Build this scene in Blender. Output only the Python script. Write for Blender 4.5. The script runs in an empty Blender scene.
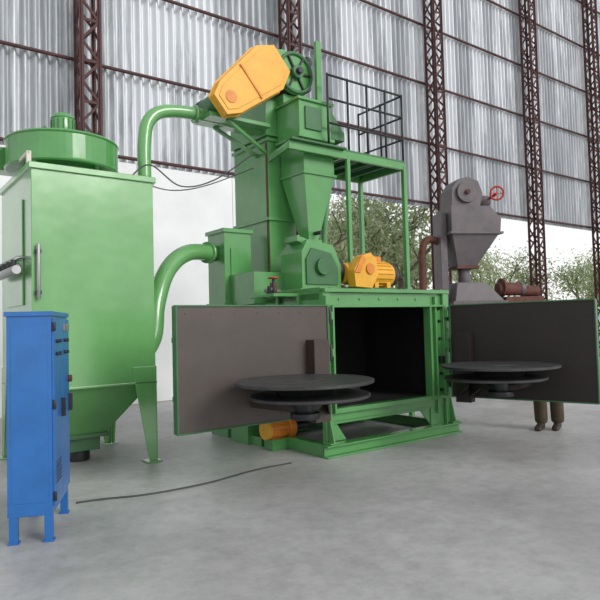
import bpy, bmesh, math, random
from mathutils import Vector, Matrix
random.seed(7)
scene = bpy.context.scene
scene.view_settings.view_transform = 'Standard'
scene.view_settings.look = 'None'
scene.view_settings.exposure = 0.1

# ------------------------------------------------------------------ materials
def mat(name, col, rough=0.5, metal=0.0, var=0.0, vscale=4.0, bump=0.0, bscale=60.0, dark=None, coat=0.0):
    m = bpy.data.materials.new(name); m.use_nodes = True
    nt = m.node_tree; b = nt.nodes['Principled BSDF']
    b.inputs['Base Color'].default_value = (*col, 1)
    b.inputs['Roughness'].default_value = rough
    b.inputs['Metallic'].default_value = metal
    if coat: b.inputs['Coat Weight'].default_value = coat; b.inputs['Coat Roughness'].default_value = 0.18
    tc = nt.nodes.new('ShaderNodeTexCoord')
    if var > 0:
        n = nt.nodes.new('ShaderNodeTexNoise'); n.inputs['Scale'].default_value = vscale
        n.inputs['Detail'].default_value = 6; n.inputs['Roughness'].default_value = 0.65
        nt.links.new(tc.outputs['Object'], n.inputs['Vector'])
        r = nt.nodes.new('ShaderNodeValToRGB')
        r.color_ramp.elements[0].position = 0.3; r.color_ramp.elements[1].position = 0.7
        d = dark if dark else tuple(c*(1-var) for c in col)
        l = tuple(min(1, c*(1+var*0.5)) for c in col)
        r.color_ramp.elements[0].color = (*d, 1); r.color_ramp.elements[1].color = (*l, 1)
        nt.links.new(n.outputs['Fac'], r.inputs['Fac'])
        nt.links.new(r.outputs['Color'], b.inputs['Base Color'])
    if bump > 0:
        n2 = nt.nodes.new('ShaderNodeTexNoise'); n2.inputs['Scale'].default_value = bscale
        nt.links.new(tc.outputs['Object'], n2.inputs['Vector'])
        bp = nt.nodes.new('ShaderNodeBump'); bp.inputs['Strength'].default_value = bump
        bp.inputs['Distance'].default_value = 0.05
        nt.links.new(n2.outputs['Fac'], bp.inputs['Height'])
        nt.links.new(bp.outputs['Normal'], b.inputs['Normal'])
    return m

GREEN = mat('green_paint', (0.092, 0.30, 0.088), 0.26, var=0.16, vscale=2.2, bump=0.15, bscale=2.5, coat=0.6)
GREENL = mat('light_green_paint', (0.135, 0.36, 0.115), 0.26, var=0.14, vscale=1.6, bump=0.3, bscale=1.8, coat=0.8)
DGREEN = mat('dark_green_paint', (0.045, 0.15, 0.055), 0.4, var=0.25, vscale=3)
ORANGE = mat('orange_paint', (0.70, 0.22, 0.025), 0.4, var=0.2, vscale=5)
YELLOW = mat('yellow_orange_paint', (0.78, 0.39, 0.03), 0.4, var=0.15, vscale=5)
BLUE = mat('blue_paint', (0.018, 0.14, 0.43), 0.38, var=0.2, vscale=3, coat=0.3)
BLACK = mat('black_rubber', (0.012, 0.012, 0.013), 0.6, var=0.3)
DARK = mat('dark_steel', (0.04, 0.042, 0.044), 0.45, metal=0.4, var=0.4, vscale=8)
LINER_SHADE = mat('shade_black_liner', (0.008, 0.008, 0.008), 0.8, var=0.5, vscale=3)  # near-black liner colour paints in the shade inside the blast chamber
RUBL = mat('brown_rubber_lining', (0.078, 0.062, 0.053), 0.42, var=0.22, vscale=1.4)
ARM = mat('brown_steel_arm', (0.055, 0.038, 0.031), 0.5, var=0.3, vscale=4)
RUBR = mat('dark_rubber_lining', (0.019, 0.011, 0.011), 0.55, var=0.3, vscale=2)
TABLE = mat('turntable_steel', (0.055, 0.054, 0.054), 0.45, metal=0.3, var=0.4, vscale=6)
STEEL = mat('bare_steel', (0.35, 0.35, 0.35), 0.4, metal=0.7, var=0.2)
RED = mat('red_paint', (0.45, 0.03, 0.02), 0.45)
REDOX = mat('red_oxide_steel', (0.075, 0.027, 0.025), 0.7, var=0.35, vscale=3)
GREYM = mat('grey_machine_paint', (0.12, 0.10, 0.107), 0.5, var=0.3, vscale=3)
RUST = mat('rusty_brown_steel', (0.13, 0.045, 0.03), 0.75, var=0.45, vscale=6)
CABLE = mat('cable_rubber', (0.06, 0.06, 0.062), 0.6)
CREAM = mat('cream_plate', (0.62, 0.58, 0.5), 0.5)
WHITE = mat('white_plate', (0.8, 0.8, 0.8), 0.4)

# ------------------------------------------------------------------ builder
class B:
    def __init__(s): s.bm = bmesh.new(); s.mats = []
    def mi(s, m):
        if m not in s.mats: s.mats.append(m)
        return s.mats.index(m)
    def poly(s, vs, faces, m, smooth=False):
        i = s.mi(m); bv = [s.bm.verts.new(v) for v in vs]; out = []
        for f in faces:
            try:
                fc = s.bm.faces.new([bv[k] for k in f]); fc.material_index = i; fc.smooth = smooth; out.append(fc)
            except ValueError: pass
        return out
    def box(s, x0, x1, y0, y1, z0, z1, m, M=None):
        v = [Vector(p) for p in ((x0,y0,z0),(x1,y0,z0),(x1,y1,z0),(x0,y1,z0),(x0,y0,z1),(x1,y0,z1),(x1,y1,z1),(x0,y1,z1))]
        if M: v = [M @ p for p in v]
        s.poly(v, [(0,3,2,1),(4,5,6,7),(0,1,5,4),(1,2,6,5),(2,3,7,6),(3,0,4,7)], m)
    def frus(s, r0, z0, r1, z1, m):
        v = []
        for (x0,x1,y0,y1), z in ((r0,z0),(r1,z1)):
            v += [(x0,y0,z),(x1,y0,z),(x1,y1,z),(x0,y1,z)]
        s.poly(v, [(0,3,2,1),(4,5,6,7),(0,1,5,4),(1,2,6,5),(2,3,7,6),(3,0,4,7)], m)
    def cyl(s, p0, p1, r0, m, r1=None, seg=28, smooth=True):
        r1 = r0 if r1 is None else r1
        p0 = Vector(p0); p1 = Vector(p1); d = (p1-p0).normalized()
        u = d.orthogonal().normalized(); w = d.cross(u); i = s.mi(m)
        a = []; b = []
        for k in range(seg):
            t = 2*math.pi*k/seg; o = u*math.cos(t)+w*math.sin(t)
            a.append(s.bm.verts.new(p0+o*r0)); b.append(s.bm.verts.new(p1+o*max(r1,1e-4)))
        for k in range(seg):
            f = s.bm.faces.new([a[k], a[(k+1)%seg], b[(k+1)%seg], b[k]]); f.material_index = i; f.smooth = smooth
        f = s.bm.faces.new(a[::-1]); f.material_index = i
        f = s.bm.faces.new(b); f.material_index = i
    def beam(s, p0, p1, w, h, m, up=(0,0,1)):
        p0 = Vector(p0); p1 = Vector(p1); d = (p1-p0).normalized(); up = Vector(up)
        if abs(d.dot(up)) > 0.98: up = Vector((1,0,0))
        x = d.cross(up).normalized()*w/2; y = x.cross(d).normalized()*h/2
        v = [p0-x-y, p0+x-y, p0+x+y, p0-x+y, p1-x-y, p1+x-y, p1+x+y, p1-x+y]
        s.poly(v, [(0,3,2,1),(4,5,6,7),(0,1,5,4),(1,2,6,5),(2,3,7,6),(3,0,4,7)], m)
    def prism(s, pts, vec, m):
        vec = Vector(vec); n = len(pts); v = [Vector(p) for p in pts]; v += [p+vec for p in v]
        s.poly(v, [tuple(range(n))[::-1], tuple(range(n, 2*n))] + [(k,(k+1)%n,n+(k+1)%n,n+k) for k in range(n)], m)
    def loft(s, secs, m, seg=20):
        # secs: (y, cx, halfwidth, z0, z1) rounded sections stacked along y
        i = s.mi(m); R = []
        for (y, cx, hw, z0, z1) in secs:
            ring = []
            for k in range(seg):
                t = 2*math.pi*k/seg; c = math.cos(t); q = math.sin(t)
                x = cx+hw*math.copysign(abs(c)**0.7, c); z = (z0+z1)/2+(z1-z0)/2*math.copysign(abs(q)**0.7, q)
                ring.append(s.bm.verts.new((x, y, z)))
            R.append(ring)
        for a, b in zip(R, R[1:]):
            for k in range(seg):
                f = s.bm.faces.new([a[k], a[(k+1)%seg], b[(k+1)%seg], b[k]]); f.material_index = i; f.smooth = True
        for f in (s.bm.faces.new(R[0][::-1]), s.bm.faces.new(R[-1])): f.material_index = i
    def tube(s, pts, r, m, seg=18, sub=8, caps=True):
        P = [Vector(p) for p in pts]; Q = []
        for k in range(len(P)-1):
            a = P[max(k-1,0)]; b = P[k]; c = P[k+1]; d = P[min(k+2,len(P)-1)]
            for j in range(sub):
                t = j/sub
                Q.append(0.5*((2*b)+(-a+c)*t+(2*a-5*b+4*c-d)*t*t+(-a+3*b-3*c+d)*t**3))
        Q.append(P[-1]); i = s.mi(m)
        T = (Q[1]-Q[0]).normalized(); u = T.orthogonal().normalized(); rings = []
        for k, q in enumerate(Q):
            T = (Q[min(k+1,len(Q)-1)]-Q[max(k-1,0)]).normalized()
            u = (u-T*u.dot(T)).normalized(); w = T.cross(u)
            rings.append([s.bm.verts.new(q+(u*math.cos(2*math.pi*j/seg)+w*math.sin(2*math.pi*j/seg))*r) for j in range(seg)])
        for k in range(len(rings)-1):
            for j in range(seg):
                f = s.bm.faces.new([rings[k][j], rings[k][(j+1)%seg], rings[k+1][(j+1)%seg], rings[k+1][j]])
                f.material_index = i; f.smooth = True
        if caps:
            for f in (s.bm.faces.new(rings[0][::-1]), s.bm.faces.new(rings[-1])): f.material_index = i
    def torus(s, c, axis, R, r, m, n=28, seg=10):
        c = Vector(c); ax = Vector(axis).normalized(); u = ax.orthogonal().normalized(); w = ax.cross(u); i = s.mi(m)
        G = []
        for k in range(n):
            t = 2*math.pi*k/n; o = u*math.cos(t)+w*math.sin(t)
            G.append([s.bm.verts.new(c+o*(R+r*math.cos(2*math.pi*j/seg))+ax*r*math.sin(2*math.pi*j/seg)) for j in range(seg)])
        for k in range(n):
            for j in range(seg):
                f = s.bm.faces.new([G[k][j], G[(k+1)%n][j], G[(k+1)%n][(j+1)%seg], G[k][(j+1)%seg]]); f.material_index = i; f.smooth = True
    def lathe(s, prof, c, axis, m, seg=48, smooth=False):
        c = Vector(c); ax = Vector(axis).normalized(); u = ax.orthogonal().normalized(); w = ax.cross(u); i = s.mi(m)
        R = []
        for (r, h) in prof:
            R.append([s.bm.verts.new(c+ax*h+(u*math.cos(2*math.pi*k/seg)+w*math.sin(2*math.pi*k/seg))*max(r,1e-4)) for k in range(seg)])
        for a, b in zip(R, R[1:]):
            for k in range(seg):
                f = s.bm.faces.new([a[k], a[(k+1)%seg], b[(k+1)%seg], b[k]]); f.material_index = i; f.smooth = smooth
        for f in (s.bm.faces.new(R[0][::-1]), s.bm.faces.new(R[-1])): f.material_index = i
    def done(s, name, parent=None, bevel=0.006, loc=None, rotz=0, world=False):
        bmesh.ops.recalc_face_normals(s.bm, faces=s.bm.faces[:])
        me = bpy.data.meshes.new(name); s.bm.to_mesh(me); s.bm.free()
        for m in s.mats: me.materials.append(m)
        o = bpy.data.objects.new(name, me); scene.collection.objects.link(o)
        if parent:
            o.parent = parent
            if world:
                o.matrix_parent_inverse = (Matrix.Translation(parent.location) @ Matrix.Rotation(parent.rotation_euler[2], 4, 'Z')).inverted()
        if loc: o.location = loc
        o.rotation_euler[2] = rotz
        if bevel:
            md = o.modifiers.new('bevel', 'BEVEL'); md.width = bevel; md.segments = 2; md.limit_method = 'ANGLE'; md.angle_limit = math.radians(50)
        return o

def empty(name, loc, rotz):
    e = bpy.data.objects.new(name, None); scene.collection.objects.link(e)
    e.location = loc; e.rotation_euler[2] = rotz; e.empty_display_size = 0.3
    return e

TH = math.atan2(0.6, 0.8)

# ------------------------------------------------------------------ floor / ground
def floor_mat():
    m = bpy.data.materials.new('concrete_floor'); m.use_nodes = True; nt = m.node_tree
    b = nt.nodes['Principled BSDF']; b.inputs['Roughness'].default_value = 0.45
    tc = nt.nodes.new('ShaderNodeTexCoord')
    n = nt.nodes.new('ShaderNodeTexNoise'); n.inputs['Scale'].default_value = 0.55; n.inputs['Detail'].default_value = 10; n.inputs['Roughness'].default_value = 0.7
    n2 = nt.nodes.new('ShaderNodeTexNoise'); n2.inputs['Scale'].default_value = 7; n2.inputs['Detail'].default_value = 9; n2.inputs['Roughness'].default_value = 0.8
    r = nt.nodes.new('ShaderNodeValToRGB'); r.color_ramp.elements[0].position = 0.36; r.color_ramp.elements[1].position = 0.64
    r.color_ramp.elements[0].color = (0.33, 0.325, 0.32, 1); r.color_ramp.elements[1].color = (0.51, 0.505, 0.495, 1)
    r2 = nt.nodes.new('ShaderNodeValToRGB'); r2.color_ramp.elements[0].position = 0.32; r2.color_ramp.elements[1].position = 0.56
    r2.color_ramp.elements[0].color = (0.7, 0.7, 0.7, 1); r2.color_ramp.elements[1].color = (1, 1, 1, 1)
    mx = nt.nodes.new('ShaderNodeMixRGB'); mx.blend_type = 'MULTIPLY'; mx.inputs[0].default_value = 0.8
    for a in (n, n2): nt.links.new(tc.outputs['Object'], a.inputs['Vector'])
    nt.links.new(n.outputs['Fac'], r.inputs['Fac']); nt.links.new(n2.outputs['Fac'], r2.inputs['Fac'])
    nt.links.new(r.outputs['Color'], mx.inputs[1]); nt.links.new(r2.outputs['Color'], mx.inputs[2])
    nt.links.new(mx.outputs[0], b.inputs['Base Color'])
    bp = nt.nodes.new('ShaderNodeBump'); bp.inputs['Strength'].default_value = 0.12
    nt.links.new(n2.outputs['Fac'], bp.inputs['Height']); nt.links.new(bp.outputs['Normal'], b.inputs['Normal'])
    return m
W0 = Vector((-4.24, 12.0, 0))
b = B(); b.box(-14, 34, -20, 0.15, -0.2, 0, floor_mat())
b.done('floor', bevel=0, loc=W0, rotz=TH)
GR = mat('dry_earth', (0.5, 0.46, 0.38), 0.9, var=0.3, vscale=0.4)
b = B(); b.box(-60, 90, 0.16, 80, -0.3, -0.03, GR)
b.done('outside_ground', bevel=0, loc=W0, rotz=TH)

# ------------------------------------------------------------------ corrugated wall
def corr_mat():
    m = bpy.data.materials.new('corrugated_sheet'); m.use_nodes = True; nt = m.node_tree
    b = nt.nodes['Principled BSDF']; b.inputs['Roughness'].default_value = 0.4; b.inputs['Metallic'].default_value = 0.1
    tc = nt.nodes.new('ShaderNodeTexCoord'); mp = nt.nodes.new('ShaderNodeMapping')
    mp.inputs['Scale'].default_value = (1.1, 0, 0.05)
    nt.links.new(tc.outputs['Object'], mp.inputs['Vector'])
    n = nt.nodes.new('ShaderNodeTexNoise'); n.inputs['Scale'].default_value = 1.0; n.inputs['Detail'].default_value = 3
    nt.links.new(mp.outputs[0], n.inputs['Vector'])
    mp2 = nt.nodes.new('ShaderNodeMapping'); mp2.inputs['Scale'].default_value = (7, 0, 0.35)
    nt.links.new(tc.outputs['Object'], mp2.inputs['Vector'])
    n2 = nt.nodes.new('ShaderNodeTexNoise'); n2.inputs['Scale'].default_value = 1.0; n2.inputs['Detail'].default_value = 5; n2.inputs['Roughness'].default_value = 0.7
    nt.links.new(mp2.outputs[0], n2.inputs['Vector'])
    ad = nt.nodes.new('ShaderNodeMath'); ad.operation = 'ADD'
    ml = nt.nodes.new('ShaderNodeMath'); ml.operation = 'MULTIPLY'; ml.inputs[1].default_value = 0.9
    nt.links.new(n2.outputs['Fac'], ml.inputs[0]); nt.links.new(n.outputs['Fac'], ad.inputs[0]); nt.links.new(ml.outputs[0], ad.inputs[1])
    r = nt.nodes.new('ShaderNodeValToRGB'); r.color_ramp.elements[0].position = 0.72; r.color_ramp.elements[1].position = 1.02
    r.color_ramp.elements[0].position = 0.70; r.color_ramp.elements[1].position = 1.0
    r.color_ramp.elements[0].color = (0.26, 0.28, 0.30, 1); r.color_ramp.elements[1].color = (0.64, 0.66, 0.69, 1)
    e = r.color_ramp.elements.new(0.90); e.color = (0.40, 0.42, 0.445, 1)
    nt.links.new(ad.outputs[0], r.inputs['Fac']); nt.links.new(r.outputs['Color'], b.inputs['Base Color'])
    return m
bm = bmesh.new(); per = 0.20; n = 8; x0, x1 = -14.0, 34.0
cols = int((x1-x0)/per*n); prev = None
for k in range(cols+1):
    x = x0+k*per/n; y = 0.47+0.065*math.sin(2*math.pi*x/per)
    a = bm.verts.new((x, y, 5.2)); c = bm.verts.new((x, y, 19))
    if prev:
        f = bm.faces.new([prev[0], a, c, prev[1]]); f.smooth = True
    prev = (a, c)
me = bpy.data.meshes.new('wall_back'); bm.to_mesh(me); bm.free(); me.materials.append(corr_mat())
wb = bpy.data.objects.new('wall_back', me); scene.collection.objects.link(wb); wb.location = W0; wb.rotation_euler[2] = TH

b = B()
for z in (5.3, 7.2, 9.1, 11.0, 12.9, 14.8):
    b.tube([(-14, 0.33, z), (10, 0.33, z), (34, 0.33, z)], 0.04, REDOX, seg=8, sub=2)
b.done('trim_purlins', bevel=0, loc=W0, rotz=TH)

def column(t):
    b = B(); w = 0.18; H = 18.5
    for sx in (-w, w):
        for sy in (-w, w):
            b.box(sx-0.045, sx+0.045, sy-0.012, sy+0.012, 0, H, REDOX)
            b.box(sx-0.012, sx+0.012, sy-0.045, sy+0.045, 0, H, REDOX)
    z = 0.3; k = 0
    while z < H-0.5:
        for sy in (-w, w):
            x = -w if k % 2 else w
            b.beam((x, sy, z), (-x, sy, z+0.42), 0.03, 0.05, REDOX)
        for sx in (-w, w):
            y = -w if k % 2 else w
            b.beam((sx, y, z), (sx, -y, z+0.42), 0.03, 0.05, REDOX)
        if k % 2 == 0: b.box(-w, w, -w-0.01, -w+0.01, z-0.03, z+0.03, REDOX)
        z += 0.42; k += 1
    b.box(-0.3, 0.3, -0.28, 0.28, 0, 0.03, REDOX)
    p = W0+Vector((0.8*t, 0.6*t, 0))
    b.done('steel_lattice_column', bevel=0, loc=p, rotz=TH)
for t in (0.05, 5.2, 10.8, 16.1, 20.7, -5.2, 25.9): column(t)

PLAS = mat('whitewashed_plaster', (0.82, 0.83, 0.84), 0.8, var=0.1, vscale=0.7)
b = B(); b.box(-14, 6.0, 0.36, 0.4, 0, 5.2, PLAS)
for x in (-9, -4, -1.6, 1.2, 3.6): b.box(x, x+0.05, 0.34, 0.36, 0, 5.2, PLAS)
b.done('wall_left', bevel=0, loc=W0, rotz=TH)
b = B(); b.box(6.0, 34, 0.36, 0.56, 0, 1.9, mat('grey_block_wall', (0.40, 0.41, 0.42), 0.9, var=0.3, vscale=1.5))
b.box(6.0, 34, 0.32, 0.6, 1.9, 2.0, CREAM)
b.done('wall_right', bevel=0, loc=W0, rotz=TH)

# ------------------------------------------------------------------ trees
BARK = mat('bark', (0.20, 0.16, 0.12), 0.9, var=0.3)
def leafm(name, c):
    m = mat(name, c, 0.6, var=0.4, vscale=1.2); nt = m.node_tree
    b = nt.nodes['Principled BSDF']; out = nt.nodes['Material Output']
    tr = nt.nodes.new('ShaderNodeBsdfTranslucent'); tr.inputs['Color'].default_value = (min(1,c[0]*1.5), min(1,c[1]*1.5), c[2]*1.3, 1)
    mx = nt.nodes.new('ShaderNodeMixShader'); mx.inputs[0].default_value = 0.55
    nt.links.new(b.outputs[0], mx.inputs[1]); nt.links.new(tr.outputs[0], mx.inputs[2]); nt.links.new(mx.outputs[0], out.inputs[0])
    return m
LEAF = leafm('tree_leaves', (0.27, 0.35, 0.18)); LEAF2 = leafm('tree_leaves_pale', (0.50, 0.54, 0.40))
def tree_mesh(seed, H, R, nleaf):
    rnd = random.Random(seed); b = B(); tips = []
    def branch(p, d, L, r, lv):
        q = p+d*L; mid = (p+q)/2+Vector((rnd.uniform(-1,1),rnd.uniform(-1,1),0))*L*0.07
        b.tube([p, mid, q], r, BARK, seg=6, sub=3)
        if lv >= 1: tips.append(mid); tips.append(q)
        if lv == 3: return
        for k in range(3 if lv else 5):
            nd = (d*0.75+Vector((rnd.uniform(-1,1), rnd.uniform(-1,1), rnd.uniform(-0.2,0.9)))).normalized()
            branch(q if k else mid, nd, L*rnd.uniform(0.55,0.8), r*0.55, lv+1)
    branch(Vector((0,0,0)), Vector((0.05,0.02,1)).normalized(), H*0.33, 0.12, 0)
    for k in range(nleaf):
        c = rnd.choice(tips)+Vector((rnd.gauss(0,1), rnd.gauss(0,1), rnd.gauss(0,0.8)))*R
        u = Vector((rnd.uniform(-1,1), rnd.uniform(-1,1), rnd.uniform(-1,1))).normalized(); w = u.orthogonal().normalized()
        s = rnd.uniform(0.05, 0.12)
        b.poly([c-u*s*1.3, c+w*s*0.5, c+u*s*1.3, c-w*s*0.5], [(0,1,2,3)], LEAF if rnd.random()<0.5 else LEAF2)
    return b
tms = []
for i, (sd, H, R, nl) in enumerate(((1, 8.5, 0.55, 4000), (5, 7.0, 0.5, 3800), (9, 9.5, 0.6, 4300))):
    b = tree_mesh(sd, H, R, nl); o = b.done('tree', bevel=0); tms.append(o.data); bpy.data.objects.remove(o)
spots = [(2.2,25,0,1.15),(4.8,28,2,1.15),(6.9,33,1,1.2),(11.0,32,2,.72),(15.0,32,1,.85),(18.5,37,0,.9),(3.2,36,2,1.1),(13,42,0,1.0)]
for k, (x, y, i, s) in enumerate(spots):
    o = bpy.data.objects.new('tree', tms[i]); scene.collection.objects.link(o)
    o.location = (x, y, -0.03); o.scale = (s,s,s); o.rotation_euler[2] = k*1.3

# ------------------------------------------------------------------ SHOT BLASTING MACHINE
O = (0.25, 7.4, 0)
M = empty('shot_blasting_machine', O, TH)
W, D = 2.30, 1.7
XR = 1.90
b = B()
b.box(0.0, 0.07, 0.0, D, 0.5, 2.0, GREEN); b.box(W-0.07, W, 0, D, 0.5, 2.0, GREEN)
b.box(0, W, D-0.07, D, 0.5, 2.0, GREEN); b.box(0, W, 0, D, 1.9, 1.99, GREEN); b.box(0, W, 0, D, 0.45, 0.53, DGREEN)
b.box(0.07, 0.09, 0.02, D-0.07, 0.53, 1.9, LINER_SHADE); b.box(W-0.09, W-0.07, 0.02, D-0.07, 0.53, 1.9, LINER_SHADE)
b.box(0.09, W-0.09, D-0.09, D-0.07, 0.53, 1.9, LINER_SHADE); b.box(0.09, W-0.09, 0.02, D-0.09, 1.88, 1.9, LINER_SHADE); b.box(0.09, W-0.09, 0.02, D-0.09, 0.53, 0.545, LINER_SHADE)
for x in (0.55, 1.0, 1.5): b.box(x, x+0.03, D-0.14, D-0.09, 0.55, 1.88, DARK)
b.beam((0.5, 1.5, 0.6), (1.2, 1.5, 1.3), 0.03, 0.06, DARK)
b.cyl((1.1, 0.9, 0.545), (1.1, 0.9, 0.75), 0.25, DARK)
for y in (0.4, 0.85, 1.3):
    b.box(-0.05, 0, y, y+0.05, 0.5, 1.98, GREEN)
    b.box(W, W+0.05, y, y+0.05, 0.5, 1.98, GREEN)
b.box(-0.02, 0.10, -0.08, 0.0, 0.0, 2.04, GREEN)
b.box(-0.02, 0.02, -0.13, -0.08, 0.5, 1.95, GREEN)
b.box(0.085, 0.115, -0.13, 0.0, 0.5, 1.82, GREEN)
b.box(XR-0.035, XR, -0.13, 0.0, 0.5, 1.82, GREEN)
b.box(XR, W-0.12, -0.05, 0.0, 0.0, 2.04, GREEN)
b.box(W-0.12, W, -0.10, 0.0, 0.0, 2.04, GREEN)
b.box(XR+0.11, XR+0.14, -0.10, -0.05, 0.3, 1.95, GREEN)
b.box(0.10, XR, -0.06, 0.0, 1.80, 1.99, GREEN)
b.box(0.10, W-0.12, -0.13, 0.0, 1.80, 1.83, GREEN)
b.box(-0.02, W, -0.12, 0.02, 1.99, 2.04, GREEN)
b.box(0.10, W-0.12, -0.12, 0.0, 0.50, 0.56, GREEN)
b.box(0.10, W-0.12, -0.06, 0.0, 0.40, 0.50, GREEN)
for x in (0.2, 0.9, 1.55, 2.1): b.box(x, x+0.05, 0.02, D, 1.99, 2.06, GREEN)
b.box(0, W, D-0.05, D, 1.99, 2.06, GREEN); b.box(0, 0.05, 0, D, 1.99, 2.06, GREEN); b.box(W-0.05, W, 0, D, 1.99, 2.06, GREEN)
for z in (0.75, 1.2, 1.65):
    b.box(-0.05, 0.06, -0.18, -0.13, z, z+0.10, GREEN)
    b.cyl((0.0, -0.17, z-0.05), (0.0, -0.17, z+0.15), 0.025, DARK, seg=12)
    b.box(W-0.11, W+0.01, -0.17, -0.10, z, z+0.10, GREEN)
    b.cyl((W-0.05, -0.15, z-0.05), (W-0.05, -0.15, z+0.15), 0.025, DARK, seg=12)
for z in (0.62, 0.85, 1.05, 1.35, 1.6, 1.78):
    b.cyl((W-0.17, -0.09, z), (W-0.17, -0.05, z), 0.022, DARK, seg=8, smooth=False)
b.box(W-0.22, W-0.13, -0.12, -0.05, 1.0, 1.1, DARK)
for x in (0.25, 0.6, 0.95, 1.3, 1.65): b.cyl((x, -0.075, 1.91), (x, -0.06, 1.91), 0.018, GREEN, seg=8, smooth=False)
b.done('blast_chamber', M)
b = B()
b.box(-0.12, W+0.08, -0.22, -0.06, 0.0, 0.02, GREEN); b.box(-0.12, W+0.08, -0.22, -0.06, 0.13, 0.15, GREEN); b.box(-0.12, W+0.08, -0.15, -0.13, 0.02, 0.13, GREEN)
b.box(-0.12, W+0.08, D-0.15, D, 0, 0.15, GREEN)
for x in (-0.10, W-0.05): b.box(x, x+0.12, -0.1, D, 0.0, 0.15, GREEN)
for x in (-0.02, 0.75, 1.5, W-0.12):
    b.box(x, x+0.09, D-0.1, D, 0.15, 0.5, GREEN)
for x in (0.0, W-0.04):
    b.prism([(x, -0.2, 0.15), (x, 0.0, 0.15), (x, 0.0, 0.6), (x, -0.08, 0.6)], (0.02, 0, 0), GREEN)
    b.box(x-0.06, x+0.08, -0.2, -0.05, 0.15, 0.17, GREEN)
b.prism([(0.10, -0.03, 0.15), (0.34, -0.03, 0.15), (0.10, -0.03, 0.48)], (0, 0.02, 0), GREEN)
b.prism([(XR, -0.03, 0.15), (XR-0.25, -0.03, 0.42), (XR, -0.03, 0.48)], (0, 0.02, 0), GREEN)
b.box(0.12, W-0.15, -0.04, -0.02, 0.36, 0.44, GREEN)
b.frus((0.7, 1.7, 1.0, 1.3), 0.14, (0.15, 2.2, 0.8, 1.65), 0.45, DGREEN)
b.cyl((-0.15, 1.15, 0.24), (2.2, 1.15, 0.24), 0.13, DGREEN)
b.box(-0.3, 0.0, 0.95, 1.35, 0.0, 0.12, GREEN)
b.box(-0.35, -0.08, 0.75, 1.6, 0.40, 0.6, GREEN)
b.box(-0.35, -0.08, 1.2, 1.65, 0.0, 0.45, GREEN)
b.done('base_frame', M)
b = B(); my = 0.72; mx_ = 0.06
b.cyl((-0.40+mx_, my, 0.26), (-0.13+mx_, my, 0.26), 0.12, ORANGE); b.cyl((-0.13+mx_, my, 0.26), (-0.03+mx_, my, 0.26), 0.14, ORANGE)
b.cyl((-0.46+mx_, my, 0.26), (-0.40+mx_, my, 0.26), 0.125, YELLOW)
for k in range(10):
    t = k*math.pi*2/10; b.beam((-0.38+mx_, my+0.125*math.cos(t), 0.26+0.125*math.sin(t)), (-0.16+mx_, my+0.125*math.cos(t), 0.26+0.125*math.sin(t)), 0.012, 0.012, ORANGE)
b.box(-0.3+mx_, -0.2+mx_, my-0.05, my+0.05, 0.37, 0.42, ORANGE); b.box(-0.4+mx_, -0.06+mx_, my-0.1, my+0.1, 0, 0.14, GREEN)
b.cyl((-0.03+mx_, my, 0.26), (0.35, my, 0.26), 0.05, DARK)
b.done('screw_gear_motor', M)

def door(name, s, rub, loc, rot, L):
    b = B()
    def bx(x0,x1,y0,y1,z0,z1,m): b.box(x0,x1,min(s*y0,s*y1),max(s*y0,s*y1),z0,z1,m)
    z0, z1 = 0.53, 1.82
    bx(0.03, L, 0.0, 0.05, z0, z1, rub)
    bx(0.03, L, -0.02, 0.0, z0, z1, GREEN)
    for x in (0.35, 0.95, 1.55): bx(x, x+0.05, -0.09, -0.02, z0+0.03, z1-0.03, GREEN)
    for z in (0.85, 1.45): bx(0.03, L, -0.07, -0.02, z, z+0.05, GREEN)
    for (xa,xb,za,zb) in ((0.03,L,z1-0.008,z1+0.010),(0.03,L,z0-0.010,z0+0.008),(L-0.008,L+0.010,z0,z1),(0.018,0.042,z0,z1)):
        bx(xa, xb, -0.03, 0.065, za, zb, DGREEN)
    for k in range(7):
        for z in (z0+0.08, z1-0.08): b.cyl((0.15+k*(L-0.25)/6, s*0.05, z), (0.15+k*(L-0.25)/6, s*0.056, z), 0.010, rub, seg=8)
    for z in (0.65, 1.6):
        b.cyl((0, -s*0.02, z), (0, -s*0.02, z+0.16), 0.035, DARK, seg=14); bx(0, 0.35, -0.045, -0.02, z+0.04, z+0.12, GREEN)
    c = 0.97; p = 0.80; zt = 1.03
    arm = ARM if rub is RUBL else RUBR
    b.cyl((c, s*p, 0.72), (c, s*p, zt-0.02), 0.10, DARK)
    b.cyl((c, s*p, 0.66), (c, s*p, 0.72), 0.15, DARK)
    bx(0.14, 0.36, 0.05, 0.20, 0.47, 1.42, arm)
    for x in (0.15, 0.33):
        b.prism([(x, s*0.2, 0.55), (x, s*0.2, 0.84), (x+0.3, s*0.55, 0.80), (x+0.3, s*0.55, 0.72)], (0.02, 0, 0), arm)
    b.beam((0.28, s*0.18, 0.75), (c, s*p, 0.75), 0.18, 0.08, arm)
    b.beam((c+0.1, s*0.05, 0.75), (c, s*p, 0.75), 0.14, 0.07, arm)
    b.done(name, M, bevel=0.004, loc=loc, rotz=rot)
    b = B()
    R = 0.70
    b.lathe([(0.0,-0.018),(R-0.01,-0.018),(R,-0.012),(R,0.012),(R-0.01,0.016),(R-0.05,0.016),(R-0.06,0.012),(0.45,0.012),(0.44,0.014),(0.20,0.014),(0.19,0.02),(0.0,0.02)], (c, s*p, zt), (0,0,1), TABLE, seg=72)
    b.lathe([(0.0,-0.165),(0.60,-0.165),(0.615,-0.155),(0.615,-0.135),(0.60,-0.128),(0.0,-0.128)], (c-0.06, s*p, zt), (0,0,1), TABLE, seg=64)
    b.lathe([(0.14,-0.15),(0.26,-0.15),(0.34,-0.02),(0.2,-0.02)], (c, s*p, zt), (0,0,1), DARK, seg=40)
    b.done(name.replace('door', 'turntable'), M, bevel=0, loc=loc, rotz=rot)
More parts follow.
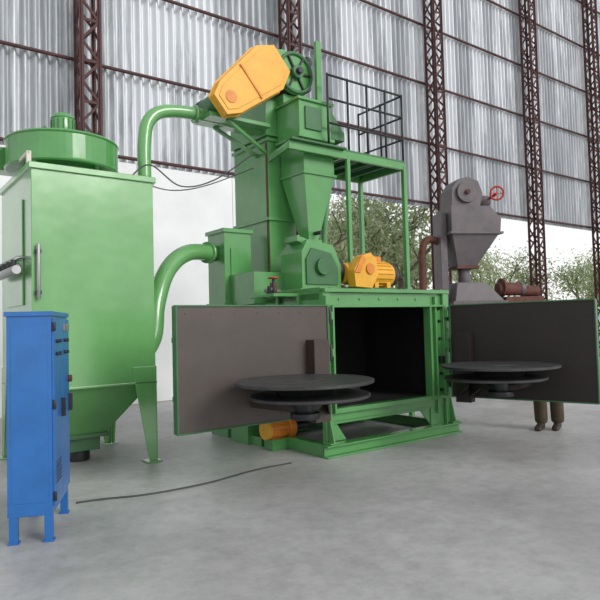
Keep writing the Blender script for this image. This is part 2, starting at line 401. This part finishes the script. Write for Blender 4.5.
door('door_brown', 1, RUBL, (-0.02, -0.14, 0), math.pi, 2.0)
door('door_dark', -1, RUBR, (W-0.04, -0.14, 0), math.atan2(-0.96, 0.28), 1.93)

b = B()
ex0, ex1, ey0, ey1 = 0.46, 0.96, 1.75, 2.75
b.box(ex0, ex1, ey0, ey1, 0, 4.5, GREEN)
for z in (0.9, 1.9, 3.2, 4.42): b.box(ex0-0.035, ex1+0.035, ey0-0.035, ey1+0.035, z, z+0.05, GREEN)
b.box(ex0-0.012, ex0, ey0+0.02, ey0+0.06, 2.0, 4.4, RUST)
b.box(ex0-0.03, ex0, ey0+0.35, ey1-0.35, 1.2, 1.8, DGREEN)
b.box(ex0-0.06, ex1+0.35, ey0-0.05, ey1, 4.5, 5.05, GREEN)
hz = 5.45
pts = [(0.40, 0, 5.05), (1.24, 0, 5.05)]
for k in range(11):
    t = math.pi*k/10; pts.append((0.82+0.42*math.cos(t), 0, hz+0.50*math.sin(t)))
b.prism([(x, ey0+0.02, z) for x, y, z in pts], (0, 0.9, 0), GREEN)
b.box(0.36, 1.28, ey0-0.02, ey0+0.03, 5.03, 5.09, GREEN)
b.box(1.06, 1.16, 1.25, 1.31, 4.95, 5.95, GREEN); b.box(0.9, 1.2, 1.2, 2.0, 4.9, 4.96, GREEN)
b.box(0.62, 1.06, ey0-0.22, ey0+0.02, 4.98, 5.12, GREEN)
b.box(0.70, 0.94, ey0-0.20, ey0, 5.12, 5.35, DARK)
b.lathe([(0.05,0),(0.33,0),(0.33,0.05),(0.28,0.05),(0.28,0.02),(0.10,0.02),(0.10,0.08),(0.05,0.08)], (0.80, 1.45, hz), (0,1,0), GREEN, seg=40)
b.torus((0.80, 1.44, hz), (0,1,0), 0.30, 0.03, DGREEN)
for k in range(6):
    t = k*math.pi/3; b.beam((0.80, 1.44, hz), (0.80+0.29*math.cos(t), 1.44, hz+0.29*math.sin(t)), 0.03, 0.05, DARK, up=(0,1,0))
b.cyl((0.80, 1.30, hz), (0.80, 1.8, hz), 0.05, DARK)
b.cyl((0.80, 1.36, hz), (0.80, 1.44, hz), 0.10, DGREEN)
b.cyl((1.10, 1.5, 5.72), (1.10, 1.75, 5.72), 0.08, DARK); b.cyl((1.08, 1.5, 5.30), (1.08, 1.75, 5.30), 0.07, DARK)
b.box(0.55, 1.15, 1.56, 1.76, 5.36, 5.42, DGREEN)
b.done('bucket_elevator', M)
b = B()
c0 = Vector((-0.38, 0, 4.82)); c1 = Vector((0.30, 0, 5.40)); d = (c1-c0).normalized(); nrm = Vector((-d.z, 0, d.x))
r0, r1 = 0.26, 0.36
def oct_pts(y, g):
    P = []
    for c, r, sg in ((c1, r1+g, 1), (c0, r0+g, -1)):
        if sg == 1: A = [-90, -38, 38, 90]
        else: A = [90, 142, 218, 270]
        for a in A:
            t = math.radians(a); q = c+d*math.cos(t)*r*1.05+nrm*math.sin(t)*r; P.append((q.x, y, q.z))
    return P
b.prism(oct_pts(1.40, 0), (0, 0.14, 0), YELLOW)
b.prism(oct_pts(1.52, 0.02), (0, 0.02, 0), YELLOW)
b.prism(oct_pts(1.39, -0.07), (0, 0.02, 0), YELLOW)
q = (c0+c1)/2
b.beam((q.x-0.28*nrm.x, 1.385, q.z-0.28*nrm.z), (q.x+0.28*nrm.x, 1.385, q.z+0.28*nrm.z), 0.02, 0.03, ORANGE)
b.lathe([(0.0,0),(0.09,0),(0.09,0.01),(0.0,0.01)], (c0.x, 1.38, c0.z), (0,1,0), ORANGE, seg=24)
b.done('belt_guard', M)
b = B()
b.cyl((-0.36, 1.58, 4.84), (-0.36, 2.15, 4.84), 0.17, DGREEN); b.cyl((-0.36, 2.15, 4.84), (-0.36, 2.25, 4.84), 0.18, DARK)
b.box(-0.60, 0.42, 1.6, 2.1, 4.58, 4.64, GREEN); b.beam((-0.3, 1.65, 4.58), (0.46, 1.8, 4.25), 0.05, 0.05, GREEN); b.beam((-0.3, 2.05, 4.58), (0.46, 2.05, 4.25), 0.05, 0.05, GREEN)
b.done('elevator_motor', M)
b = B()
b.box(0.60, 1.20, 1.12, 1.69, 4.38, 4.92, GREEN)
b.box(0.56, 1.24, 1.08, 1.69, 4.34, 4.39, GREEN); b.box(0.56, 1.24, 1.08, 1.69, 4.9, 4.94, GREEN)
b.prism([(1.20, 1.15, 4.9), (1.5, 1.15, 4.55), (1.5, 1.15, 4.42), (1.20, 1.15, 4.42)], (0, 0.5, 0), DGREEN)
b.box(0.70, 1.0, 1.09, 1.12, 4.48, 4.82, DGREEN)
b.box(0.68, 1.26, 1.14, 1.73, 3.85, 4.34, GREEN)
b.box(0.65, 1.29, 1.11, 1.73, 3.82, 3.86, GREEN)
b.frus((0.80, 0.98, 1.22, 1.42), 2.85, (0.68, 1.26, 1.14, 1.73), 3.84, GREEN)
b.box(0.76, 1.02, 1.18, 1.46, 2.80, 2.86, GREEN)
b.frus((0.55, 0.85, 0.95, 1.2), 2.6, (0.82, 0.96, 1.24, 1.4), 2.80, GREEN)
b.cyl((0.9, 1.2, 2.95), (0.9, 1.05, 2.95), 0.03, DARK)
b.tube([(1.42, 1.4, 4.45), (1.42, 1.45, 3.9), (1.34, 1.5, 3.2), (1.3, 1.55, 2.0)], 0.05, GREEN)
b.done('abrasive_hopper', M)
b = B()
b.prism([(0.30, 0.75, 2.05), (1.0, 0.75, 2.05), (1.0, 0.75, 2.45), (0.86, 0.75, 2.72), (0.42, 0.75, 2.78), (0.30, 0.75, 2.6)], (0, 0.5, 0), GREEN)
b.prism([(0.26, 0.73, 2.03), (1.04, 0.73, 2.03), (1.04, 0.73, 2.1), (0.26, 0.73, 2.1)], (0, 0.54, 0), GREEN)
b.prism([(0.36, 0.72, 2.15), (0.92, 0.72, 2.15), (0.92, 0.72, 2.40), (0.80, 0.72, 2.60), (0.46, 0.72, 2.66), (0.36, 0.72, 2.5)], (0, 0.03, 0), DGREEN)
b.prism([(0.30, 0.85, 2.76), (0.95, 0.85, 2.60), (1.12, 0.85, 2.25), (1.15, 0.85, 2.3), (0.98, 0.85, 2.68), (0.30, 0.85, 2.84)], (0, 0.3, 0), GREEN)
b.cyl((1.0, 0.98, 2.36), (1.12, 0.98, 2.36), 0.20, DARK); b.cyl((0.63, 0.66, 2.4), (0.63, 0.72, 2.4), 0.12, DGREEN)
b.done('blast_wheel_housing', M)
b = B()
b.prism([(1.10, 0.55, 2.12), (1.42, 0.55, 2.10), (1.55, 0.55, 2.30), (1.52, 0.55, 2.54), (1.40, 0.55, 2.62), (1.22, 0.55, 2.56), (1.08, 0.55, 2.36)], (0, 0.16, 0), YELLOW)
b.prism([(1.08, 0.53, 2.32), (1.18, 0.53, 2.32), (1.30, 0.53, 2.52), (1.22, 0.53, 2.58)], (0, 0.02, 0), ORANGE)
b.lathe([(0.0,0),(0.08,0),(0.08,0.02),(0,0.02)], (1.38, 0.525, 2.38), (0,1,0), ORANGE, seg=20)
b.cyl((1.50, 0.85, 2.33), (2.02, 0.85, 2.33), 0.19, YELLOW); b.cyl((2.02, 0.85, 2.33), (2.12, 0.85, 2.33), 0.195, DARK, r1=0.17)
b.cyl((1.10, 0.85, 2.33), (1.50, 0.85, 2.33), 0.15, YELLOW, r1=0.19)
for k in range(18):
    t = k*math.pi*2/18; b.beam((1.54, 0.85+0.20*math.cos(t), 2.33+0.20*math.sin(t)), (1.98, 0.85+0.20*math.cos(t), 2.33+0.20*math.sin(t)), 0.014, 0.014, YELLOW)
b.box(1.65, 1.82, 0.76, 0.94, 2.5, 2.60, ORANGE); b.box(1.1, 2.0, 0.65, 1.05, 2.06, 2.12, DGREEN)
b.box(1.6, 1.68, 0.68, 1.02, 2.1, 2.2, YELLOW); b.box(1.85, 1.93, 0.68, 1.02, 2.1, 2.2, YELLOW)
b.box(2.05, 2.25, 0.5, 1.1, 2.06, 2.09, DGREEN)
b.done('blast_wheel_motor', M)
b = B()
zp = 4.15
b.beam((0.3, 1.0, zp), (2.66, 1.0, zp), 0.05, 0.12, GREEN); b.beam((1.3, 2.05, zp), (2.66, 2.05, zp), 0.05, 0.12, GREEN)
b.beam((2.64, 1.0, zp), (2.64, 2.05, zp), 0.05, 0.12, GREEN); b.beam((1.32, 1.0, zp), (1.32, 2.05, zp), 0.05, 0.10, GREEN)
b.beam((0.32, 1.0, zp), (0.5, 1.8, zp), 0.05, 0.10, GREEN)
b.box(1.32, 2.66, 0.98, 2.07, zp+0.06, zp+0.09, DGREEN); b.box(0.3, 1.32, 0.9, 1.06, zp+0.06, zp+0.09, DGREEN)
for x in (1.65, 1.95, 2.3): b.beam((x, 1.0, zp), (x, 2.05, zp), 0.04, 0.08, DGREEN)
for (x, y) in ((2.64, 1.0), (2.64, 2.05)): b.box(x-0.035, x+0.035, y-0.035, y+0.035, 0.0, zp, GREEN)
b.box(1.38, 1.44, 0.97, 1.03, 2.06, zp, GREEN)
b.done('service_platform', M)
b = B()
for x in (1.05, 1.45, 1.85, 2.25, 2.64): b.cyl((x, 1.0, zp+0.09), (x, 1.0, zp+1.2), 0.018, DARK, seg=8)
for y in (1.5, 2.05): b.cyl((2.64, y, zp+0.09), (2.64, y, zp+1.2), 0.018, DARK, seg=8)
for z in (0.45, 0.82, 1.18):
    b.tube([(1.05, 1.0, zp+z), (2.64, 1.0, zp+z)], 0.018, DARK, seg=8, sub=1)
    b.tube([(2.64, 1.0, zp+z), (2.64, 2.05, zp+z)], 0.018, DARK, seg=8, sub=1)
b.done('platform_railing', M, bevel=0)
b = B()
b.box(-0.28, 0.18, 1.85, 2.35, 0.0, 3.02, GREEN)
b.box(-0.31, 0.21, 1.82, 2.38, 2.98, 3.04, GREEN); b.box(-0.31, 0.21, 1.82, 2.38, 1.9, 1.95, GREEN)
b.box(-0.18, 0.08, 1.83, 1.85, 2.15, 2.75, GREEN)
b.box(-0.2, 0.45, 1.2, 1.85, 1.9, 2.35, GREEN)
b.done('settling_box', M)
b = B()
b.tube([(-0.35, 0.5, 2.06), (-0.30, 0.75, 2.06), (-0.1, 0.95, 2.06), (0.1, 1.0, 2.06)], 0.03, STEEL, seg=10)
b.cyl((-0.35, 0.5, 2.0), (-0.35, 0.5, 2.2), 0.02, DARK, seg=10); b.torus((-0.35, 0.5, 2.2), (0,0,1), 0.06, 0.012, RED, n=20, seg=6)
b.cyl((-0.2, 0.72, 2.0), (-0.2, 0.72, 2.16), 0.05, RUST, seg=12); b.cyl((-0.35, 0.56, 2.0), (-0.35, 0.56, 2.1), 0.05, DARK, seg=12)
b.box(-0.42, 0.02, 0.4, 0.95, 1.96, 2.0, GREEN)
b.done('air_valve_set', M)

# ------------------------------------------------------------------ DUST COLLECTOR
Cc = (-2.89, 6.46, 0)
E = empty('dust_collector', Cc, TH)
b = B(); w, dd = 1.40, 1.58
b.box(0, w, 0, dd, 0.96, 3.42, GREENL)
b.box(-0.03, w+0.03, -0.03, dd+0.03, 3.38, 3.45, GREENL); b.box(-0.012, w+0.012, -0.012, dd+0.012, 0.94, 0.97, GREENL)
b.frus((0.45, 0.95, 0.5, 1.08), 0.34, (0.03, w-0.03, 0.03, dd-0.03), 0.95, GREENL)
b.box(0.42, 0.98, 0.47, 1.11, 0.30, 0.35, DGREEN); b.box(0.5, 0.9, 0.55, 1.0, 0.14, 0.30, DGREEN); b.cyl((0.7, 0.78, 0.0), (0.7, 0.78, 0.14), 0.14, DARK)
for x, sx in ((0, 1), (w, -1)):
    for y, sy in ((0, 1), (dd, -1)):
        yy = y-sy*0.012
        b.prism([(x, yy, 1.15), (x+sx*0.30, yy, 1.15), (x+sx*0.10, yy, 0.02), (x, yy, 0.02)], (0, sy*0.014, 0), GREENL)
        xx = x-sx*0.012
        b.prism([(xx, y, 1.15), (xx, y+sy*0.30, 1.15), (xx, y+sy*0.10, 0.02), (xx, y, 0.02)], (sx*0.014, 0, 0), GREENL)
        b.box(min(x-sx*0.05, x+sx*0.14), max(x-sx*0.05, x+sx*0.14), min(y-sy*0.05, y+sy*0.14), max(y-sy*0.05, y+sy*0.14), 0, 0.02, GREENL)
b.box(-0.02, 0, 0.35, 1.2, 1.9, 3.1, GREENL)
b.done('filter_housing', E, bevel=0.012)
b = B(); fc = (0.58, 0.86, 0)
b.lathe([(0.42, 3.44), (0.50, 3.58)], fc, (0,0,1), DGREEN, seg=40)
b.lathe([(0.0,3.58),(0.66,3.58),(0.68,3.60),(0.66,3.62),(0.66,3.91),(0.68,3.93),(0.66,3.95),(0.0,3.95)], fc, (0,0,1), GREEN, seg=56)
b.box(-0.35, 0.2, 1.2, 1.5, 3.62, 3.91, GREEN); b.box(-0.38, -0.35, 1.17, 1.53, 3.60, 3.93, GREEN)
b.cyl((0.58, 0.86, 3.95), (0.58, 0.86, 4.02), 0.26, DGREEN); b.cyl((0.58, 0.86, 4.02), (0.58, 0.86, 4.27), 0.14, GREEN); b.cyl((0.58, 0.86, 4.27), (0.58, 0.86, 4.33), 0.15, GREEN, r1=0.11)
for k in range(14):
    t = k*math.pi/7; b.beam((0.58+0.145*math.cos(t), 0.86+0.145*math.sin(t), 4.04), (0.58+0.145*math.cos(t), 0.86+0.145*math.sin(t), 4.25), 0.012, 0.012, DGREEN)
for k in range(8):
    t = k*math.pi/4+0.2; b.beam((0.58+0.25*math.cos(t), 0.86+0.25*math.sin(t), 3.96), (0.58+0.64*math.cos(t), 0.86+0.64*math.sin(t), 3.96), 0.03, 0.03, DGREEN)
for k in range(4):
    t = k*math.pi/2+0.6; b.beam((0.58+0.5*math.cos(t), 0.86+0.5*math.sin(t), 3.44), (0.58+0.5*math.cos(t), 0.86+0.5*math.sin(t), 3.60), 0.06, 0.06, GREEN)
b.box(-0.02, 0.03, 0.1, 0.14, 3.45, 3.60, CREAM); b.beam((0.0, 0.1, 3.58), (0.0, 0.5, 3.58), 0.03, 0.04, CREAM)
b.done('exhaust_fan', E)
b = B()
b.cyl((-0.12, 0.15, 2.28), (-0.12, 1.35, 2.28), 0.05, STEEL)
for y in (0.3, 0.55, 0.8, 1.05): b.cyl((-0.12, y, 2.28), (-0.12, y, 2.40), 0.03, DARK, seg=10); b.tube([(-0.12, y, 2.40), (-0.06, y, 2.43), (0.01, y, 2.43)], 0.02, STEEL, seg=8, sub=4)
b.cyl((0.06, -0.05, 1.95), (0.06, -0.05, 2.55), 0.02, STEEL, seg=10); b.box(0.03, 0.09, -0.06, 0.0, 2.45, 2.49, DARK); b.box(0.03, 0.09, -0.06, 0.0, 2.0, 2.04, DARK)
b.done('pulse_air_header', E, bevel=0.003)

b = B()
b.tube([(-2.05,7.75,1.25), (-1.93,7.85,1.5), (-1.90,7.95,1.95), (-1.80,8.2,2.40), (-1.58,8.5,2.66), (-1.27,8.95,2.70)], 0.12, GREENL)
b.cyl((-1.36, 8.82, 2.70), (-1.33, 8.87, 2.70), 0.16, GREENL)
b.done('suction_duct', E, bevel=0, world=True)
b = B()
b.tube([(-2.25,7.90,2.95), (-2.10,7.98,3.05), (-2.05,8.0,3.4), (-2.05,8.02,4.1), (-1.98,8.07,4.45), (-1.75,8.25,4.62), (-1.2,8.65,4.66), (-0.50,9.2,4.62)], 0.09, GREENL)
b.cyl((-2.05,8.01,3.55), (-2.05,8.01,3.59), 0.13, GREENL); b.cyl((-1.45, 8.47, 4.65), (-1.42,8.49,4.65), 0.13, GREENL)
b.done('separator_duct', E, bevel=0, world=True)
b = B(); b.tube([(-2.1,7.4,3.46),(-1.9,7.7,3.72),(-1.6,8.2,3.55),(-1.2,8.7,3.75),(-0.66,9.0,4.2)], 0.010, CABLE, seg=6)
b.tube([(-2.0,7.5,3.46),(-1.7,8.0,3.45),(-1.3,8.5,3.62),(-0.66,9.05,4.0)], 0.008, CABLE, seg=6); b.done('overhead_wire', E, bevel=0, world=True)

# ------------------------------------------------------------------ CONTROL CABINET
K = empty('electrical_control_cabinet', (-1.93, 4.64, 0), math.radians(12.8))
b = B()
b.box(-0.32, 0, 0, 0.77, 0.2, 1.74, BLUE)
b.box(-0.335, 0.015, -0.015, 0.785, 1.72, 1.755, BLUE)
b.box(0, 0.018, 0.02, 0.38, 0.26, 1.70, BLUE); b.box(0, 0.018, 0.39, 0.75, 0.26, 1.70, BLUE)
for (x, y) in ((-0.31, 0.0), (-0.06, 0.0), (-0.31, 0.71), (-0.06, 0.71)):
    b.box(x, x+0.06, y, y+0.06, 0.0, 0.2, BLUE); b.box(x-0.01, x+0.07, y-0.01, y+0.07, 0.0, 0.012, BLUE)
b.box(-0.29, -0.03, -0.004, 0.0, 0.30, 1.66, BLUE)
b.done('cabinet_body', K)
b = B()
for z in (1.42, 1.52):
    for y in (0.12, 0.24, 0.50, 0.62):
        b.cyl((0.018, y, z), (0.04, y, z), 0.014, DARK, seg=14)
b.box(0.018, 0.03, 0.45, 0.56, 1.60, 1.66, STEEL); b.box(0.018, 0.03, 0.60, 0.70, 1.60, 1.66, STEEL)
b.box(0.018, 0.05, 0.33, 0.36, 0.9, 1.05, DARK); b.box(0.018, 0.05, 0.70, 0.73, 0.9, 1.05, DARK)
b.cyl((0.018, 0.70, 1.18), (0.05, 0.70, 1.18), 0.03, RUST, seg=18)
for z in (0.3, 1.0, 1.6): b.cyl((0.02, 0.015, z), (0.02, 0.015, z+0.07), 0.012, DARK, seg=10)
for k in range(6): b.box(0.018, 0.022, 0.08, 0.3, 0.42+k*0.03, 0.43+k*0.03, DARK)
b.done('cabinet_controls', K, bevel=0.002)

# ------------------------------------------------------------------ GREY MACHINE in the background
G = empty('abrasive_recycling_machine', (3.72, 13.0, 0), math.radians(10))
b = B()
b.prism([(-0.52,-0.3,4.0),(0.12,-0.3,4.0),(0.20,-0.3,4.3),(0.10,-0.3,4.58),(-0.12,-0.3,4.66),(-0.36,-0.3,4.60),(-0.50,-0.3,4.4)], (0,0.6,0), GREYM)
b.lathe([(0.05,0),(0.22,0),(0.22,0.06),(0.05,0.06)], (-0.18, -0.36, 4.32), (0,1,0), GREYM, seg=28)
b.cyl((-0.18,-0.42,4.32), (-0.18,-0.3,4.32), 0.05, RUST)
b.prism([(-0.58,-0.4,3.45),(0.52,-0.4,3.45),(0.55,-0.4,3.75),(0.30,-0.4,4.02),(-0.58,-0.4,4.02)], (0,0.8,0), GREYM)
b.box(-0.62,0.58,-0.43,0.43,3.42,3.47,GREYM)
b.frus((-0.38,0.05,-0.2,0.2), 2.75, (-0.56,0.50,-0.38,0.38), 3.43, GREYM)
b.box(-0.42,0.09,-0.24,0.24,2.7,2.76,RUST)
b.cyl((-0.16,0,2.35),(-0.16,0,2.7),0.13,GREYM)
b.frus((-0.55,0.55,-0.4,0.4), 2.0, (-0.45,0.2,-0.3,0.3), 2.4, GREYM)
b.box(-0.62,0.62,-0.45,0.45,1.9,2.0,GREYM)
b.box(-0.58,0.58,-0.42,0.42,0.5,1.9,GREYM)
for x in (-0.58,0.48):
    for y in (-0.42,0.32): b.box(x,x+0.1,y,y+0.1,0,0.5,GREYM)
b.box(-0.75,-0.6,-0.2,0.2,0,3.9,GREYM)
b.torus((0.50,-0.35,4.30),(0.2,1,0.2),0.14,0.022,RED); b.cyl((0.50,-0.35,4.3),(0.42,0.0,4.2),0.03,RED)
for k in range(4): b.beam((0.50,-0.35,4.30),(0.50+0.13*math.cos(k*math.pi/2),-0.35,4.30+0.13*math.sin(k*math.pi/2)),0.015,0.02,RED)
b.cyl((0.2,0.0,4.2),(0.48,0.0,4.2),0.12,GREYM)
b.tube([(-0.70,0,3.3),(-0.95,0,3.35),(-1.08,0,3.15),(-1.10,0,2.6),(-1.10,0,0.0)],0.08,RUST)
b.cyl((0.5,-0.2,2.25),(1.0,-0.2,2.25),0.14,RUST); b.cyl((1.0,-0.2,2.25),(1.1,-0.2,2.25),0.15,GREYM); b.box(0.62,1.5,-0.35,0.1,1.95,2.08,RUST)
b.cyl((1.15,-0.1,2.2),(1.5,-0.1,2.2),0.12,RUST); b.lathe([(0,0),(0.2,0),(0.2,0.05),(0,0.05)],(0.58,-0.2,2.28),(1,0,0),RUST,seg=24)
b.box(0.7,1.45,-0.3,0.05,0,1.95,RUST)
b.done('machine_body', G)

# ------------------------------------------------------------------ cables
def cable(name, pts, r=0.016, m=CABLE):
    b = B(); b.tube([(x, y, r) for (x, y) in pts], r, m, seg=8, sub=10); b.done(name, None, bevel=0)
cable('power_cable', [(-2.12,5.62),(-1.9,5.72),(-1.5,5.85),(-1.0,6.2),(-0.55,6.7),(-0.15,7.0)], 0.009)

# ------------------------------------------------------------------ WORKER (behind the dark door)
PANTS = mat('khaki_trousers', (0.075, 0.053, 0.03), 0.85, var=0.3, vscale=8); SHIRT = mat('grey_blue_shirt', (0.2, 0.25, 0.33), 0.85, var=0.2)
SKIN = mat('skin', (0.28, 0.15, 0.09), 0.55); HAIR = mat('black_hair', (0.012,0.01,0.01), 0.7); SHOE = mat('brown_shoes', (0.035,0.02,0.014), 0.6); EYE = mat('eye_white',(0.7,0.7,0.7),0.3)
P = empty('worker', (3.56, 8.74, 0), -TH)
def skin_mesh(verts, edges, name, lv=2):
    me = bpy.data.meshes.new(name+'_tmp'); me.from_pydata([v[:3] for v in verts], edges, [])
    o = bpy.data.objects.new(name+'_tmp', me); scene.collection.objects.link(o)
    o.modifiers.new('s', 'SKIN')
    for i, v in enumerate(verts):
        r = v[3]; ry = v[4] if len(v) > 4 else r
        me.skin_vertices[0].data[i].radius = (r, ry)
    me.skin_vertices[0].data[0].use_root = True
    ss = o.modifiers.new('d', 'SUBSURF'); ss.levels = lv; ss.render_levels = lv
    dg = bpy.context.evaluated_depsgraph_get()
    m2 = bpy.data.meshes.new_from_object(o.evaluated_get(dg)); m2.name = name
    bpy.data.objects.remove(o)
    for p in m2.polygons: p.use_smooth = True
    r = bpy.data.objects.new(name, m2); scene.collection.objects.link(r); r.parent = P
    return r
V = [(0,0,0.92,0.15,0.12),(0,0,1.08,0.135,0.10),(0,-0.01,1.25,0.155,0.11),(0,0,1.38,0.13,0.09),(0,-0.01,1.46,0.06),(0,-0.03,1.53,0.055)]
Ed = [(0,1),(1,2),(2,3),(3,4),(4,5)]
def add(p, par): V.append(p); Ed.append((par, len(V)-1)); return len(V)-1
for sg, fy in ((-1, -0.08), (1, 0.06)):
    h = add((sg*0.092, 0, 0.84, 0.105), 0); k = add((sg*0.095, fy-0.03, 0.48, 0.10), h); a0 = add((sg*0.095, fy, 0.24, 0.10), k)
    a1 = add((sg*0.095, fy+0.01, 0.12, 0.098), a0); add((sg*0.095, fy+0.01, 0.085, 0.085), a1)
hands = []
for sg in (-1, 1):
    s_ = add((sg*0.17, 0, 1.38, 0.065), 3); e = add((sg*0.24, -0.12, 1.15, 0.048), s_); w_ = add((sg*0.19, -0.33, 1.27, 0.034), e)
    hands.append((sg, V[w_]))
body = skin_mesh(V, Ed, 'body')
for m in (PANTS, SHIRT, SKIN, SHOE): body.data.materials.append(m)
for p in body.data.polygons:
    c = p.center
    if c.z > 1.44: p.material_index = 2
    elif abs(c.y) > 0.27 and c.z > 1.1: p.material_index = 2
    elif c.z > 0.93: p.material_index = 1
    else: p.material_index = 0
for sg, fy in ((-1, -0.08), (1, 0.06)):
    sb = B(); cx = sg*0.095
    sb.loft([(fy+0.085,cx,0.022,0.01,0.09),(fy+0.075,cx,0.036,0.0,0.12),(fy+0.03,cx,0.042,0.0,0.15),(fy-0.03,cx,0.044,0.0,0.145),(fy-0.08,cx+sg*0.003,0.046,0.0,0.095),(fy-0.14,cx+sg*0.006,0.050,0.0,0.072),(fy-0.185,cx+sg*0.006,0.042,0.0,0.055),(fy-0.205,cx+sg*0.005,0.022,0.005,0.04)], SHOE)
    sb.done('shoe', P, bevel=0)
for sg, w in hands:
    HV = [(w[0], w[1], w[2], 0.026), (w[0]-sg*0.005, w[1]-0.03, w[2]+0.04, 0.034, 0.016), (w[0]-sg*0.005, w[1]-0.035, w[2]+0.09, 0.036, 0.014)]
    HE = [(0,1),(1,2)]
    hand = skin_mesh(HV, HE, 'palm', 2); hand.data.materials.append(SKIN)
    for j, L in enumerate((0.062, 0.072, 0.068, 0.052)):
        x = w[0]-sg*0.005+sg*(j-1.5)*0.019; y = w[1]-0.037; z = w[2]+0.085
        f = skin_mesh([(x,y,z,0.009),(x,y-0.012,z+L*0.45,0.0085),(x,y-0.012,z+L*0.75,0.008),(x,y-0.004,z+L,0.007)], [(0,1),(1,2),(2,3)], 'finger', 1); f.data.materials.append(SKIN)
    f = skin_mesh([(w[0]-sg*0.02,w[1]-0.03,w[2]+0.04,0.011),(w[0]-sg*0.05,w[1]-0.045,w[2]+0.065,0.010),(w[0]-sg*0.062,w[1]-0.048,w[2]+0.09,0.008)], [(0,1),(1,2)], 'thumb', 1); f.data.materials.append(SKIN)
hb = B()
prof = [(0.02,-0.115),(0.05,-0.10),(0.062,-0.06),(0.072,-0.01),(0.078,0.03),(0.072,0.075),(0.045,0.105),(0.0,0.115)]
hb.lathe(prof, (0,-0.04,1.60), (0,0,1), SKIN, seg=24, smooth=True)
hb.lathe([(0.076,0.02),(0.083,0.04),(0.077,0.085),(0.05,0.115),(0.0,0.125)], (0,-0.03,1.60), (0,0,1), HAIR, seg=24, smooth=True)
hb.prism([(-0.012,-0.112,1.575),(0.012,-0.112,1.575),(0.0,-0.112,1.615)], (0,-0.022,0), SKIN)
hb.box(-0.022,0.022,-0.108,-0.098,1.545,1.553,RED)
for sg in (-1,1):
    hb.lathe([(0.0,-0.01),(0.009,-0.005),(0.009,0.005),(0.0,0.01)], (sg*0.028,-0.108,1.61), (0,1,0), EYE, seg=12, smooth=True)
    hb.cyl((sg*0.028,-0.119,1.61),(sg*0.028,-0.116,1.61),0.005,HAIR,seg=10)
    hb.torus((sg*0.078,-0.03,1.595),(1,0,0),0.018,0.008,SKIN,n=14,seg=6)
hb.done('head', P, bevel=0)

# ------------------------------------------------------------------ light
wd = bpy.data.worlds.new('World'); scene.world = wd; wd.use_nodes = True; nt = wd.node_tree
bg = nt.nodes['Background']
tc = nt.nodes.new('ShaderNodeTexCoord'); sp = nt.nodes.new('ShaderNodeSeparateXYZ'); rp = nt.nodes.new('ShaderNodeValToRGB')
nt.links.new(tc.outputs['Generated'], sp.inputs[0]); nt.links.new(sp.outputs['Z'], rp.inputs['Fac'])
rp.color_ramp.elements[0].position = 0.0; rp.color_ramp.elements[0].color = (1.0, 1.0, 1.0, 1)
rp.color_ramp.elements[1].position = 0.6; rp.color_ramp.elements[1].color = (0.56, 0.58, 0.61, 1)
nt.links.new(rp.outputs['Color'], bg.inputs['Color']); bg.inputs['Strength'].default_value = 1.08
sl = bpy.data.lights.new('sun', 'SUN'); sl.energy = 1.8; sl.angle = math.radians(24); sl.color = (1, 0.985, 0.95)
so = bpy.data.objects.new('sun', sl); scene.collection.objects.link(so)
so.rotation_euler = Vector((-0.80, 0.60, -0.50)).to_track_quat('-Z', 'Y').to_euler()

# ------------------------------------------------------------------ camera
cd = bpy.data.cameras.new('camera'); cam = bpy.data.objects.new('camera', cd); scene.collection.objects.link(cam)
cd.sensor_width = 36; cd.lens = 36; cd.clip_end = 300
R = Matrix.Rotation(math.radians(90+2.35), 4, 'X') @ Matrix.Rotation(math.radians(-1.5), 4, 'Z')
cam.matrix_world = Matrix.Translation((0, 0, 1.6)) @ R
scene.camera = cam
